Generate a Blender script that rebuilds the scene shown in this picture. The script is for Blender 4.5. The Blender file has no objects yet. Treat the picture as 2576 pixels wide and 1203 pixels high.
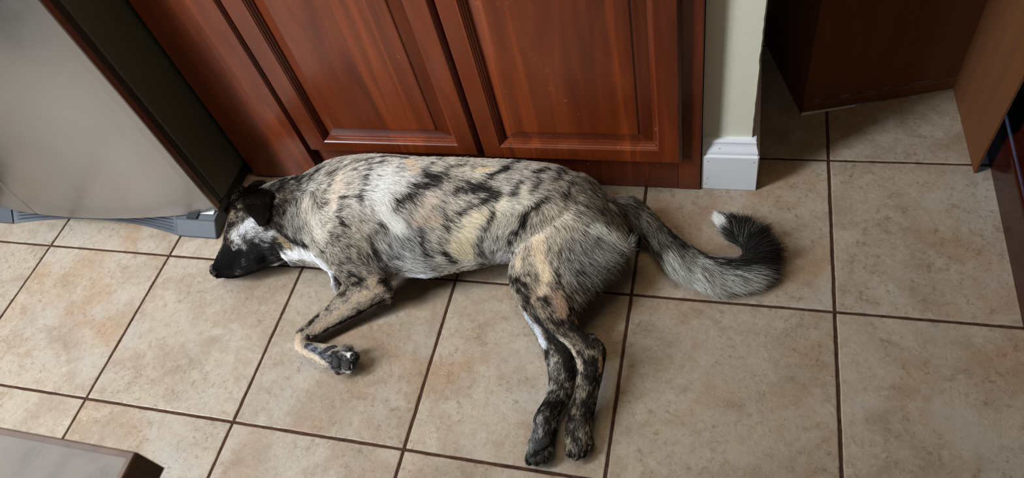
import bpy, bmesh, math, random
import numpy as np
from mathutils import Matrix, Vector
from mathutils.bvhtree import BVHTree

S = 0.406                      # one floor tile, metres; layout below is in tiles
random.seed(4); rng = np.random.default_rng(4)
scn = bpy.context.scene
COL = scn.collection

# ------------------------------------------------------------------ camera
FPX, CX, CY = 1776.077, 1288.0, 601.5
_r = np.array([2.502676969915943, 0.19490839301427612, -0.33420028489322195])
CAM = np.array([4.4315701044019855, -1.9542989438285203, 3.262864132255201])
_th = np.linalg.norm(_r); _k = _r/_th
_K = np.array([[0,-_k[2],_k[1]],[_k[2],0,-_k[0]],[-_k[1],_k[0],0]])
ROT = np.eye(3)+np.sin(_th)*_K+(1-np.cos(_th))*_K@_K      # rows: right, down, forward
cam = bpy.data.cameras.new('camera'); camo = bpy.data.objects.new('camera', cam); COL.objects.link(camo)
cam.sensor_width = 36.0; cam.lens = FPX/2576*36.0; cam.clip_start = 0.02; cam.clip_end = 60
_m = Matrix(((ROT[0,0],-ROT[1,0],-ROT[2,0]),(ROT[0,1],-ROT[1,1],-ROT[2,1]),(ROT[0,2],-ROT[1,2],-ROT[2,2]))).to_4x4()
_m.translation = Vector(CAM*S)
camo.matrix_world = _m
scn.camera = camo
cam.dof.use_dof=True; cam.dof.focus_distance=float(np.linalg.norm(CAM-np.array((2.6,0.2,0.4)))*S); cam.dof.aperture_fstop=7.0

def ray(u, v):
    return ROT.T@np.array([(u-CX)/FPX,(v-CY)/FPX,1.0])
def at(u, v, z=0.0):                       # photo measurement -> place at height z (tiles)
    d = ray(u,v); return CAM+d*((z-CAM[2])/d[2])
def proj(P):
    d = (np.atleast_2d(P)-CAM)@ROT.T
    return np.c_[CX+FPX*d[:,0]/d[:,2], CY+FPX*d[:,1]/d[:,2]]

# ------------------------------------------------------------------ world, lights, exposure
w = bpy.data.worlds.new('room_light'); scn.world = w; w.use_nodes = True
bg = w.node_tree.nodes['Background']; bg.inputs[0].default_value = (1.0,0.84,0.62,1); bg.inputs[1].default_value = 0.036
def area(name, loc, target, sx, sy, power, color):
    l = bpy.data.lights.new(name,'AREA'); l.shape='RECTANGLE'; l.size=sx; l.size_y=sy; l.energy=power; l.color=color
    o = bpy.data.objects.new(name,l); COL.objects.link(o); o.location = Vector(loc)*S
    o.rotation_euler = (Vector(target)-Vector(loc)).to_track_quat('-Z','Y').to_euler(); return o
area('ceiling_skylight', (-1.0,-2.45,5.3), (2.4,0.0,0.2), 0.42, 1.7, 86, (0.90,0.955,1.0))
area('window_daylight', (-2.7,-4.5,3.8), (2.6,0.2,0.3), 0.42, 1.2, 46, (0.90,0.955,1.0))
area('warm_overhead_fill', (3.1,0.36,6.2), (3.1,0.36,0.0), 1.3, 0.4, 12, (1.0,0.76,0.48))  # added warm fill from overhead, softens the shadows around the dog
area('hall_daylight', (5.80,3.9,3.95), (5.79,0.7,0.2), 0.20, 0.40, 3.6, (0.36,0.52,1.0))
scn.view_settings.view_transform='Standard'; scn.view_settings.look='None'
scn.view_settings.gamma=1.0; scn.view_settings.use_curve_mapping=False
scn.view_settings.exposure=0.0

# ------------------------------------------------------------------ helpers
def mesh_obj(name, verts, faces, mats, parent=None, smooth=False, fmat=None, scale=S):
    me = bpy.data.meshes.new(name)
    me.from_pydata([tuple(float(c)*scale for c in v) for v in verts], [], [tuple(f) for f in faces])
    for m in (mats if isinstance(mats,(list,tuple)) else [mats]): me.materials.append(m)
    if fmat is not None: me.polygons.foreach_set('material_index', fmat)
    if smooth: me.polygons.foreach_set('use_smooth',[True]*len(me.polygons))
    me.update(); o = bpy.data.objects.new(name, me); COL.objects.link(o)
    if parent is not None: o.parent = parent
    return o
def empty(name, loc, label, cat):
    o = bpy.data.objects.new(name,None); COL.objects.link(o); o.empty_display_size=0.05
    o['label']=label; o['category']=cat; return o
def tag(o, label, cat, group=None):
    o['label']=label; o['category']=cat
    if group: o['group']=group
    return o
def struct(o, label=None):
    o['kind']='structure'
    if label: o['label']=label; o['category']=o.name.split('_')[0]
    return o
class MB:
    def __init__(s): s.v=[]; s.f=[]; s.m=[]
    def add(s, vs, fs, m=0):
        n=len(s.v); s.v+= [tuple(x) for x in vs]; s.f+=[tuple(n+i for i in f) for f in fs]; s.m+=[m]*len(fs)
    def box(s, a, b, m=0):
        (x0,y0,z0),(x1,y1,z1)=a,b
        s.add([(x0,y0,z0),(x1,y0,z0),(x1,y1,z0),(x0,y1,z0),(x0,y0,z1),(x1,y0,z1),(x1,y1,z1),(x0,y1,z1)],
              [(0,3,2,1),(4,5,6,7),(0,1,5,4),(1,2,6,5),(2,3,7,6),(3,0,4,7)],m)
    def loops(s, rings, closed=True, cap0=False, cap1=False, m=0):
        n=len(rings[0]); vs=[p for r in rings for p in r]; fs=[]
        for i in range(len(rings)-1):
            for j in range(n if closed else n-1):
                k=(j+1)%n; fs.append((i*n+j,i*n+k,(i+1)*n+k,(i+1)*n+j))
        if cap0: fs.append(tuple(range(n))[::-1])
        if cap1: fs.append(tuple((len(rings)-1)*n+j for j in range(n)))
        s.add(vs,fs,m)
    def obj(s, name, mats, parent=None, smooth=False, bevel=0, seg=2):
        o=mesh_obj(name,s.v,s.f,mats,parent,smooth,s.m)
        if bevel:
            b=o.modifiers.new('bevel','BEVEL'); b.width=bevel*S; b.segments=seg; b.limit_method='ANGLE'; b.angle_limit=0.6
        return o

class NT:
    def __init__(s, name):
        s.mat=bpy.data.materials.new(name); s.mat.use_nodes=True; s.t=s.mat.node_tree; s.b=s.t.nodes['Principled BSDF']
        s.co=s.t.nodes.new('ShaderNodeTexCoord').outputs['Object']
    def n(s, typ, **kw):
        nd=s.t.nodes.new(typ)
        for k,v in kw.items():
            if hasattr(nd,k): setattr(nd,k,v)
        return nd
    def put(s, sock, v):
        if isinstance(v, bpy.types.NodeSocket): s.t.links.new(v, sock)
        else: sock.default_value = v
    def map(s, vec, scale=(1,1,1), rot=(0,0,0), loc=(0,0,0)):
        nd=s.n('ShaderNodeMapping'); s.put(nd.inputs[0],vec); nd.inputs[1].default_value=loc; nd.inputs[2].default_value=rot; nd.inputs[3].default_value=scale
        return nd.outputs[0]
    def noise(s, vec, scale, detail=4, rough=.55, dist=0, out=0):
        nd=s.n('ShaderNodeTexNoise'); s.put(nd.inputs['Vector'],vec); nd.inputs['Scale'].default_value=scale
        nd.inputs['Detail'].default_value=detail; nd.inputs['Roughness'].default_value=rough; nd.inputs['Distortion'].default_value=dist
        return nd.outputs[out]
    def ramp(s, fac, pts, interp='LINEAR'):
        nd=s.n('ShaderNodeValToRGB'); s.put(nd.inputs[0],fac); cr=nd.color_ramp; cr.interpolation=interp
        while len(cr.elements)<len(pts): cr.elements.new(0.5)
        for e,(p,c) in zip(cr.elements,pts):
            e.position=p; e.color=(c,c,c,1) if isinstance(c,(int,float)) else (*c[:3],1)
        return nd.outputs[0]
    def mix(s, fac, a, b, typ='MIX'):
        nd=s.n('ShaderNodeMix'); nd.data_type='RGBA'; nd.blend_type=typ
        s.put(nd.inputs[0],fac)
        for i,v in ((6,a),(7,b)):
            if isinstance(v,tuple): v=(*v[:3],1)
            s.put(nd.inputs[i],v)
        return nd.outputs[2]
    def math(s, op, a, b=0.0):
        nd=s.n('ShaderNodeMath'); nd.operation=op; s.put(nd.inputs[0],a); s.put(nd.inputs[1],b); return nd.outputs[0]
    def bump(s, h, strength=.3, dist=.002):
        nd=s.n('ShaderNodeBump'); nd.inputs['Strength'].default_value=strength; nd.inputs['Distance'].default_value=dist
        s.put(nd.inputs['Height'],h); s.t.links.new(nd.outputs[0], s.b.inputs['Normal'])
    def set(s, **kw):
        for k,v in kw.items():
            k={'base':'Base Color','rough':'Roughness','metal':'Metallic','spec':'Specular IOR Level','coat':'Coat Weight','coatr':'Coat Roughness','aniso':'Anisotropic','sheen':'Sheen Weight','alpha':'Alpha'}[k]
            if isinstance(v,tuple): v=(*v[:3],1)
            s.put(s.b.inputs[k],v)
        return s.mat
def lin(r,g,b):
    f=lambda c:(c/255/12.92 if c<=10 else ((c/255+.055)/1.055)**2.4)
    return (f(r),f(g),f(b))

# ------------------------------------------------------------------ materials
def tile_mat():
    t=NT('ceramic_tile')
    geo=t.n('ShaderNodeNewGeometry'); rnd=geo.outputs['Random Per Island']
    comb=t.n('ShaderNodeCombineXYZ'); t.put(comb.inputs[0],t.math('MULTIPLY',rnd,37.0)); t.put(comb.inputs[1],t.math('MULTIPLY',rnd,91.0)); t.put(comb.inputs[2],t.math('MULTIPLY',rnd,13.0))
    va=t.n('ShaderNodeVectorMath'); t.put(va.inputs[0],t.co); t.put(va.inputs[1],comb.outputs[0]); v=va.outputs[0]
    n1=t.noise(v,9,8,.66,.5)
    base=t.ramp(n1,[(.30,lin(148,131,113)),(.45,lin(163,147,129)),(.56,lin(176,163,147)),(.72,lin(171,155,136))])
    fine=t.noise(t.map(v,loc=(9,3,3)),46,9,.80,1.0)
    base=t.mix(t.ramp(fine,[(.36,.34),(.48,0.0)]),base,lin(134,110,82))
    base=t.mix(t.ramp(fine,[(.51,0.0),(.66,.34)]),base,lin(202,188,166))
    rust=t.ramp(t.noise(t.map(v,loc=(3,8,1)),4.2,5,.6,.8),[(.52,0.0),(.70,.5)])
    base=t.mix(rust,base,lin(164,122,84))
    grey=t.ramp(t.noise(t.map(v,loc=(13,2,7)),5.0,5,.62,.5),[(.52,0.0),(.70,.6)])
    base=t.mix(grey,base,lin(176,171,165))
    sp=t.ramp(t.noise(v,70,8,.82),[(.38,.62),(.47,0.0)])
    spm=t.ramp(t.noise(t.map(v,loc=(5,5,5)),9,3),[(.36,0.25),(.58,.95)])
    base=t.mix(t.math('MULTIPLY',sp,spm),base,lin(104,80,54))
    # fine pale and dark veins
    wn=t.n('ShaderNodeTexNoise'); t.put(wn.inputs['Vector'],t.map(v,scale=(1,1.7,1),rot=(0,0,.7))); wn.inputs['Scale'].default_value=3.0; wn.inputs['Detail'].default_value=7; wn.inputs['Roughness'].default_value=.62; wn.inputs['Distortion'].default_value=1.2
    vd=t.math('ABSOLUTE',t.math('SUBTRACT',wn.outputs[0],.5))
    vein=t.ramp(vd,[(0.0,1.0),(.004,0.0)])
    vm=t.ramp(t.noise(t.map(v,loc=(1,9,4)),3.0,2),[(.56,0.0),(.66,.5)])
    veinf=t.math('MULTIPLY',vein,vm)
    base=t.mix(veinf,base,lin(98,78,58))
    wl=t.ramp(t.math('ABSOLUTE',t.math('SUBTRACT',t.noise(t.map(v,loc=(7,1,3),scale=(1.5,1,1)),17,5,.62,1.8),.5)),[(0,1.0),(.016,0.0)])
    wm=t.ramp(t.noise(t.map(v,loc=(2,4,8)),5,2),[(.42,0.0),(.60,.6)])
    wf=t.math('MULTIPLY',wl,wm)
    base=t.mix(wf,base,lin(206,188,160))
    tone=t.ramp(rnd,[(0,.81),(1,.92)])
    base=t.mix(1.0,base,tone,'MULTIPLY')
    h=t.math('ADD',t.math('MULTIPLY',t.noise(v,14,6,.6,.7),.8),t.math('MULTIPLY',t.noise(v,90,3,.6),.25))
    h=t.math('SUBTRACT',h,t.math('MULTIPLY',veinf,.5)); h=t.math('ADD',h,t.math('MULTIPLY',wf,.3))
    t.bump(h,.5,.005)
    return t.set(base=base,rough=t.ramp(n1,[(.3,.50),(.7,.38)]),spec=.4)
def grout_mat():
    t=NT('brown_grout'); n=t.noise(t.co,90,4)
    t.bump(n,.3,.002); return t.set(base=t.ramp(n,[(.3,lin(52,35,27)),(.7,lin(80,56,44))]),rough=.9,spec=.1)
def wood_mat(name, c0, c1, c2, rough=.32, chips=True, grain_rot=0.0, coat=.5, spec=.5):
    t=NT(name)
    g=t.map(t.co,scale=(9,9,.9),rot=(0,grain_rot,0))
    n1=t.noise(g,2.2,5,.6,1.2); n2=t.noise(t.map(t.co,scale=(60,60,3)),2.0,3,.6)
    big=t.noise(t.map(t.co,scale=(2.2,2.2,.8),loc=(4,0,2)),1.6,3,.5,.6)
    base=t.ramp(n1,[(.28,c0),(.5,c1),(.72,c2)])
    base=t.mix(t.math('MULTIPLY',n2,.35),base,c0)
    base=t.mix(t.ramp(big,[(.42,0.0),(.7,.55)]),base,c2)
    stk=t.ramp(t.noise(t.map(t.co,scale=(11,11,.30),loc=(2.7,0,1)),1.0,3,.5,.4),[(.585,0.0),(.62,.38),(.655,0.0)])
    base=t.mix(stk,base,tuple(min(1,x*1.55) for x in c2))
    r=t.ramp(t.noise(t.co,7,3),[(.3,rough*.85),(.7,rough*1.25)])
    if chips:
        vo=t.n('ShaderNodeTexVoronoi'); wv=t.n('ShaderNodeTexNoise'); t.put(wv.inputs['Vector'],t.co); wv.inputs['Scale'].default_value=140; wv.inputs['Detail'].default_value=3
        vm=t.n('ShaderNodeVectorMath'); vm.operation='MULTIPLY_ADD'; t.put(vm.inputs[0],wv.outputs['Color']); vm.inputs[1].default_value=(.016,.016,.016); t.put(vm.inputs[2],t.co)
        t.put(vo.inputs['Vector'],t.map(vm.outputs[0],scale=(1,1,.7))); vo.inputs['Scale'].default_value=60
        keep=t.ramp(vo.outputs['Color'],[(.64,0.0),(.66,1.0)])
        dot=t.ramp(t.math('ADD',vo.outputs['Distance'],t.math('MULTIPLY',t.noise(t.co,300,2),.12)),[(.14,1.0),(.22,0.0)])
        sep=t.n('ShaderNodeSeparateXYZ'); t.put(sep.inputs[0],t.co)
        low=t.ramp(sep.outputs[2],[(.07,.5),(.11,0.0)])
        zone=t.ramp(t.math('ADD',t.noise(t.co,5,2),low),[(.47,0.0),(.56,1.0)])
        f=t.math('MULTIPLY',t.math('MULTIPLY',keep,dot),zone)
        base=t.mix(t.math('MULTIPLY',f,.55),base,lin(190,120,78))
    t.bump(n2,.06,.001)
    return t.set(base=base,rough=r,spec=spec,coat=coat,coatr=.18)
def plain(name, c, rough=.5, metal=0, spec=.5, bump=0, bscale=60, var=.0, coat=0):
    t=NT(name); b=c
    if var:
        n=t.noise(t.co,8,4); b=t.mix(n,tuple(x*(1-var) for x in c),tuple(min(1,x*(1+var)) for x in c))
    if bump: t.bump(t.noise(t.co,bscale,4),bump,.002)
    return t.set(base=b,rough=rough,metal=metal,spec=spec,coat=coat)
def steel_mat():
    t=NT('brushed_steel')
    br=t.noise(t.map(t.co,scale=(2,2,240)),3,3,.6)
    sm=t.noise(t.co,7,4,.6,.8)
    sc=t.ramp(t.noise(t.map(t.co,scale=(26,26,13),rot=(0,.6,0)),1.6,4,.65,.4),[(.27,1.0),(.31,0.0)])
    base=t.mix(t.math('MULTIPLY',sc,.6),t.mix(sm,(.335,.33,.335),(.42,.415,.42)),(.20,.18,.16))
    t.bump(br,.03,.0005)
    return t.set(base=base,metal=1.0,rough=t.ramp(sm,[(.3,.26),(.7,.34)]))
M_tile=tile_mat(); M_grout=grout_mat()
M_wood=wood_mat('cherry_wood',lin(74,27,9),lin(102,41,14),lin(130,58,22),coat=.2)
M_woodv=wood_mat('cherry_wood_rail',lin(66,22,8),lin(90,32,12),lin(110,44,18),grain_rot=1.5708,coat=.2)
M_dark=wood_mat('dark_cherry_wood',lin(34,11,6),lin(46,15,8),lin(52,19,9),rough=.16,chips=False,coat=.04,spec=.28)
M_wall=plain('cream_paint',lin(224,222,204),.75,spec=.25,bump=.12,bscale=120,var=.03)
M_ceil=plain('ceiling_paint',lin(225,222,212),.85,spec=.2)
M_base=plain('white_trim_paint',lin(226,230,236),.42,var=.02)
M_olive=plain('textured_grey_panel',lin(62,64,50),.5,bump=.25,bscale=420,var=.05)
M_black=plain('black_rubber',(.012,.012,.012),.45)
M_doorside=plain('door_edge_metal',lin(120,100,86),.32,metal=.85,var=.1)
M_grille=plain('grey_plastic',lin(68,72,80),.5,var=.05)
M_white=plain('white_plastic',lin(222,226,226),.4)
M_slot=plain('dark_slot',(.015,.016,.018),.7)
M_steel=steel_mat()
def card_mat():
    t=NT('brown_cardboard'); n=t.noise(t.map(t.co,scale=(1,1,.15)),30,4); f=t.noise(t.co,160,3)
    t.bump(t.math('ADD',n,t.math('MULTIPLY',f,.4)),.1,.001)
    b=t.mix(t.math('MULTIPLY',f,.6),t.ramp(n,[(.3,lin(95,58,32)),(.7,lin(106,67,39))]),lin(90,54,30))
    return t.set(base=b,rough=.85,spec=.2)
M_card=card_mat(); M_cardin=plain('torn_cardboard',lin(104,68,44),.9,spec=.1,var=.2); M_leak=plain('white_card_edge',lin(222,222,216),.8)  # the white one paints the light leaking under the carton
def top_mat():
    t=NT('mottled_stone_top'); n=t.noise(t.co,16,5,.6,.6); n2=t.noise(t.map(t.co,loc=(4,4,4)),7,4,.6)
    b=t.mix(t.ramp(n2,[(.4,0.0),(.65,.7)]),t.ramp(n,[(.3,lin(92,88,86)),(.52,lin(122,114,108)),(.72,lin(128,114,102))]),lin(96,92,80))
    return t.set(base=b,rough=.6,spec=.35)
M_top=top_mat()
M_rim=wood_mat('table_edge_wood',lin(52,34,20),lin(84,56,34),lin(104,72,44),rough=.5,chips=False,coat=0.1)

# ------------------------------------------------------------------ floor and room shell
def build_floor():
    mb=MB(); g=.0078; lo=-.006
    mb.add([(-9,-9,lo),(12,-9,lo),(12,9,lo),(-9,9,lo)],[(0,1,2,3)],1)
    r=random.Random(2)
    for i in range(-9,12):
        for j in range(-9,9):
            ns=26 if (-2<=i<=6 and -3<=j<=2) else 2
            def side(): 
                ph=[r.uniform(0,6.28) for _ in range(4)]; am=[r.uniform(.0002,.0008) for _ in range(4)]; fr=[r.uniform(3,9),r.uniform(12,20),r.uniform(25,40),r.uniform(50,70)]
                return lambda s: sum(a*math.sin(f*s+p) for a,f,p in zip(am,fr,ph))
            S4=[side() for _ in range(4)]
            x0,x1,y0,y1=i+g,i+1-g,j+g,j+1-g; tz=r.uniform(-.0015,.0015)
            P=[]
            for k in range(ns):
                s=k/ns; P.append((x0+(x1-x0)*s, y0+S4[0](s) if 0<k else y0, 0,-1))
            for k in range(ns):
                s=k/ns; P.append((x1-(S4[1](s) if 0<k else 0), y0+(y1-y0)*s, 1,0))
            for k in range(ns):
                s=k/ns; P.append((x1-(x1-x0)*s, y1-(S4[2](s) if 0<k else 0), 0,1))
            for k in range(ns):
                s=k/ns; P.append((x0+(S4[3](s) if 0<k else 0), y1-(y1-y0)*s, -1,0))
            cx,cy=i+.5,j+.5
            def ins(d,z):
                return [(cx+(p[0]-cx)*(1-2*d),cy+(p[1]-cy)*(1-2*d),z) for p in P]
            mb.loops([ins(0,-.0062),ins(0.0012,-.002),ins(.006,0.0)],cap1=True)
    o=mb.obj('floor',[M_tile,M_grout]); struct(o,'beige stone look ceramic tile floor with brown grout lines'); return o
build_floor()
def wall(name,a,b,label,mat=M_wall):
    mb=MB(); mb.box(a,b); o=mb.obj(name,mat); return struct(o,label)
# stub wall beside the cabinet
WY=.815
def stub_wall():
    mb=MB(); r=random.Random(7); n=26; x1=4.568
    zs=[k*6.2/n for k in range(n+1)]; zs=[0,.1,.2,.3]+[.36+.035*k for k in range(36)]+[1.8,2.5,4,6.2]
    jit=[(-r.uniform(0,.0045) if .4<z<1.2 and r.random()<.4 else 0) for z in zs]
    ring=[[(4.308,WY,z),(x1+d-.006,WY,z),(x1+d,WY+.006,z),(x1,7.5,z),(4.308,7.5,z)] for z,d in zip(zs,jit)]
    mb.loops(ring,cap0=True,cap1=True)
    return struct(mb.obj('wall_right',M_wall),'cream painted end of the stub wall beside the cherry cabinet')
stub_wall()
wall('wall_back',(-3.2,2.45,0),(4.308,2.6,6.2),'cream wall behind the cherry cabinet')
wall('wall_front',(-9,-9.0,0),(12,-8.85,6.2),'cream wall across the room')
# baseboard with a moulded top, wrapped round the wall end
def baseboard():
    mb=MB(); r=random.Random(3)
    prof=[(0.0,0.0),(.062,0.0),(.062,.262),(.060,.268),(.052,.274),(.050,.292),(.046,.302),(.034,.325),(.030,.338),(.030,.352),(.022,.362),(0.0,.364)]
    prof=[(d,z+.003) for d,z in prof]
    rings=[]
    def chip(z): return 0
    xs=[4.312]+[4.33+.02*k for k in range(13)]
    for x in xs: rings.append([(x,WY-d,z) for d,z in prof])
    rings.append([(4.570+d*.62-(.010 if .05<z<.12 else 0)-(.005 if z>.2 and d>.05 else 0),WY-d,z) for d,z in prof])
    rings.append([(4.570+d*.62+.003,WY-d+.008,z) for d,z in prof])
    for y in (1.0,2.0,4.0,7.4): rings.append([(4.570+d*.62,y,z) for d,z in prof])
    mb.loops(rings,closed=True,cap0=True,cap1=True)
    o=mb.obj('baseboard_right',M_base); struct(o,'white moulded baseboard wrapped around the end of the stub wall')
    nb=MB()
    for (x,z) in ((4.345,.232),(4.585,.235),(4.345,.09),(4.335,.04),(4.40,.316)):
        ring=[(x+.0028*math.cos(a),WY-.0635 if z<.3 else WY-.043,z+.003+.0028*math.sin(a)) for a in np.linspace(0,6.283,9)[:-1]]
        nb.add(ring,[tuple(range(8))])
    nb.obj('nail_hole',M_slot,o); return o
baseboard()

# ------------------------------------------------------------------ cherry base cabinet
def rect_loops(x0,x1,z0,z1,steps):            # steps: (inset, y) loops of a mitred moulding
    return [[(x0+i,y,z0+i),(x1-i,y,z0+i),(x1-i,y,z1-i),(x0+i,y,z1-i)] for i,y in steps]
def cabinet():
    root=empty('base_cabinet',(0,0,0),'glossy red-brown cherry cabinet with raised panel doors behind the sleeping dog','cabinet')
    FY=.741; H=2.12
    mb=MB(); mb.box((1.325,FY+.03,.0),(4.300,2.40,H)); mb.obj('carcass',M_wood,root)
    mb=MB(); mb.box((4.185,FY,.0),(4.305,FY+.04,H)); mb.obj('face_frame_stile',M_wood,root,bevel=.004)
    mb=MB(); mb.box((2.9,FY,.285),(3.2,FY+.04,H)); mb.obj('face_frame_stile',M_wood,root,bevel=.004)
    mb=MB(); mb.box((1.325,FY+.002,0),(4.184,FY+.04,.284)); mb.obj('bottom_rail',M_woodv,root,bevel=.004)
    DY=.690
    edge=[(0.0,FY-.001),(0.0,DY+.034),(.004,DY+.030),(.004,DY+.022),(.009,DY+.018),(.009,DY+.010),(.015,DY+.005),(.015,DY+.001),(.019,DY)]
    def door(x0,x1,z0,name,px0,px1,pz0):
        mb=MB(); zt=2.06
        st=x0+.019
        L=rect_loops(x0,x1,z0,zt,edge)
        # face to the opening, sticking profile
        def op(i,y): return [(px0+i,y,pz0+i),(px1-i,y,pz0+i),(px1-i,y,zt-.17-i),(px0+i,y,zt-.17-i)]
        L+= [op(0,DY),op(.006,DY+.006),op(.010,DY+.007),(op(.013,DY+.016)),op(.020,DY+.018),op(.023,DY+.028),op(.030,DY+.030),op(.032,DY+.040)]
        mb.loops(L); d=mb.obj(name,M_wood,root)
        pb=MB(); q=[op(.030,DY+.040),op(.034,DY+.0395),op(.105,DY+.020),op(.108,DY+.0145),op(.116,DY+.0125)]
        pb.loops(q,cap1=True); pb.obj('raised_panel',M_wood,d)
        return d
    door(1.895,3.048,.285,'door',2.035,2.925,.375)
    door(3.064,4.207,.270,'door',3.185,4.088,.375)
    # wide flat filler beside the fridge, proud like the doors
    mb=MB(); L=rect_loops(1.325,1.882,.004,2.06,edge); mb.loops(L,cap1=True); mb.obj('filler_panel',M_wood,root)
    return root
cabinet()

# ------------------------------------------------------------------ refrigerator
def fridge():
    root=empty('refrigerator',(0,0,0),'stainless steel side by side refrigerator with dark grey side and grey base grille','refrigerator')
    XR,XL=1.302,-1.0; ZT=4.3
    mb=MB(); mb.box((XL,.385,.13),(XR,1.75,ZT)); mb.obj('side_panel_body',M_olive,root,bevel=.012,seg=3)
    mb=MB(); mb.box((XL+.02,.345,.135),(XR-.012,.388,ZT-.05)); mb.obj('gasket',M_black,root,bevel=.006)
    def bow(x): return .165+.128*abs((x-.15)/1.15)**2.0
    def door(x0,x1,name):
        n=24; z0,z1=.122,ZT; mb=MB(); yb=.338; rings=[]
        pts=[]
        for k in range(n+1):
            x=x0+(x1-x0)*k/n; pts.append((x,bow(x)))
        r=.010
        pts[0]=(x0+.001,bow(x0)+r*.8); pts.insert(1,(x0+r*.5,bow(x0)+.001)); pts[-1]=(x1-r*.5,bow(x1)+.001); pts.append((x1-.001,bow(x1)+r*.8))
        prof=pts+[(x1,yb),(x0,yb)]
        mb.loops([[(x,y,z) for x,y in prof] for z in (z0,z0+.012,z1)],cap0=True,cap1=True)
        # side faces get the plain edge metal
        nf=len(prof); fm=[]
        for f in mb.f:
            i=f[0]%nf
            fm.append(1 if (len(f)==4 and i in (nf-3,nf-1,nf-2)) else 0)
        mb.m=fm
        return mb.obj(name,[M_steel,M_doorside],root)
    d=door(-.140,XR-.004,'door'); d2=door(XL,-.152,'door')
    for dd,x in ((d,-.06),(d2,-.24)):
        mb=MB(); y=bow(x)
        path=[(y+.0,1.9),(y-.10,1.95),(y-.10,3.75),(y+.0,3.8)]
        rings=[[(x+.022*math.cos(a),yy,zz+.022*math.sin(a)) if k in(0,3) else (x+.022*math.cos(a),yy+.022*math.sin(a),zz) for a in np.linspace(0,6.283,11)[:-1]] for k,(yy,zz) in enumerate(path)]
        mb.loops(rings,cap0=True,cap1=True); mb.obj('handle',M_steel,dd,smooth=True)
    # base grille: concave louvred middle between two solid blocks
    def gy(x):
        c=.27; h=.72
        u=min(1,abs(x-c)/h); return .240-.086*u**2
    mb=MB(); xs=np.linspace(-.45,.99,49)
    def surf(x,t):                       # t 0 floor .. 1 under the door
        y0=gy(x); return (x, y0+(.272-y0)*0.82*t+.010*t, .006+.112*t)
    rings=[]; fm=[]
    ts=[0.0,.10]
    for k in range(5): ts+= [.14+.165*k,.155+.165*k,.215+.165*k,.23+.165*k]
    ts=ts[:-0 or None]+[1.0]
    def off(k): 
        if k<2 or k==len(ts)-1: return 0
        return (0,.016,.016,0)[(k-2)%4]
    for x in xs:
        edge=x<-.40 or x>.93
        row=[]
        for k,t_ in enumerate(ts):
            p=surf(x,t_); o_=0 if edge else off(k)
            row.append((p[0],p[1]+o_,p[2]))
        rings.append(row)
    nr=len(ts); mb.loops(rings,closed=False)
    fm=[]
    for f in mb.f:
        j=f[0]%nr; i=f[0]//nr; x=xs[i]
        fm.append(1 if (-.40<=x<.925 and j>=2 and (j-2)%4==1 and j<nr-1) else 0)
    mb.m=fm; g=mb.obj('base_grille',[M_grille,M_slot],root)
    for (x0,x1) in ((.99,XR-.005),(XL+.01,-.45)):
        mb=MB()
        ys=.156
        prof=[(ys,.004),(ys,.02),(ys+.070,.098),(ys+.075,.108),(ys+.10,.112),(.33,.112),(.33,.004)]
        # notch in the right-hand block
        mb.loops([[(x0,y,z) for y,z in prof],[(x0+.008,y-.004 if k<5 else y,z) for k,(y,z) in enumerate(prof)],[(x1-.006,y-.004 if k<5 else y,z) for k,(y,z) in enumerate(prof)],[(x1,y,z) for y,z in prof]],cap0=True,cap1=True)
        mb.obj('grille_end_block',M_grille,root)
    mb=MB(); mb.box((1.085,.226,.1005),(1.165,.30,.1215)); mb.obj('block_notch',M_slot,root)
    mb=MB(); mb.box((1.155,.268,.112),(1.275,.335,.121)); mb.obj('door_end_cap',M_white,root,bevel=.004)
    mb=MB(); mb.box((1.262,.30,.07),(1.300,.42,.135)); mb.obj('hinge',M_black,root,bevel=.015,seg=3)
    mb=MB(); mb.box((XL+.05,.40,0.0),(XR-.05,1.70,.13)); mb.obj('base',M_slot,root)
    return root
fridge()

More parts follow.
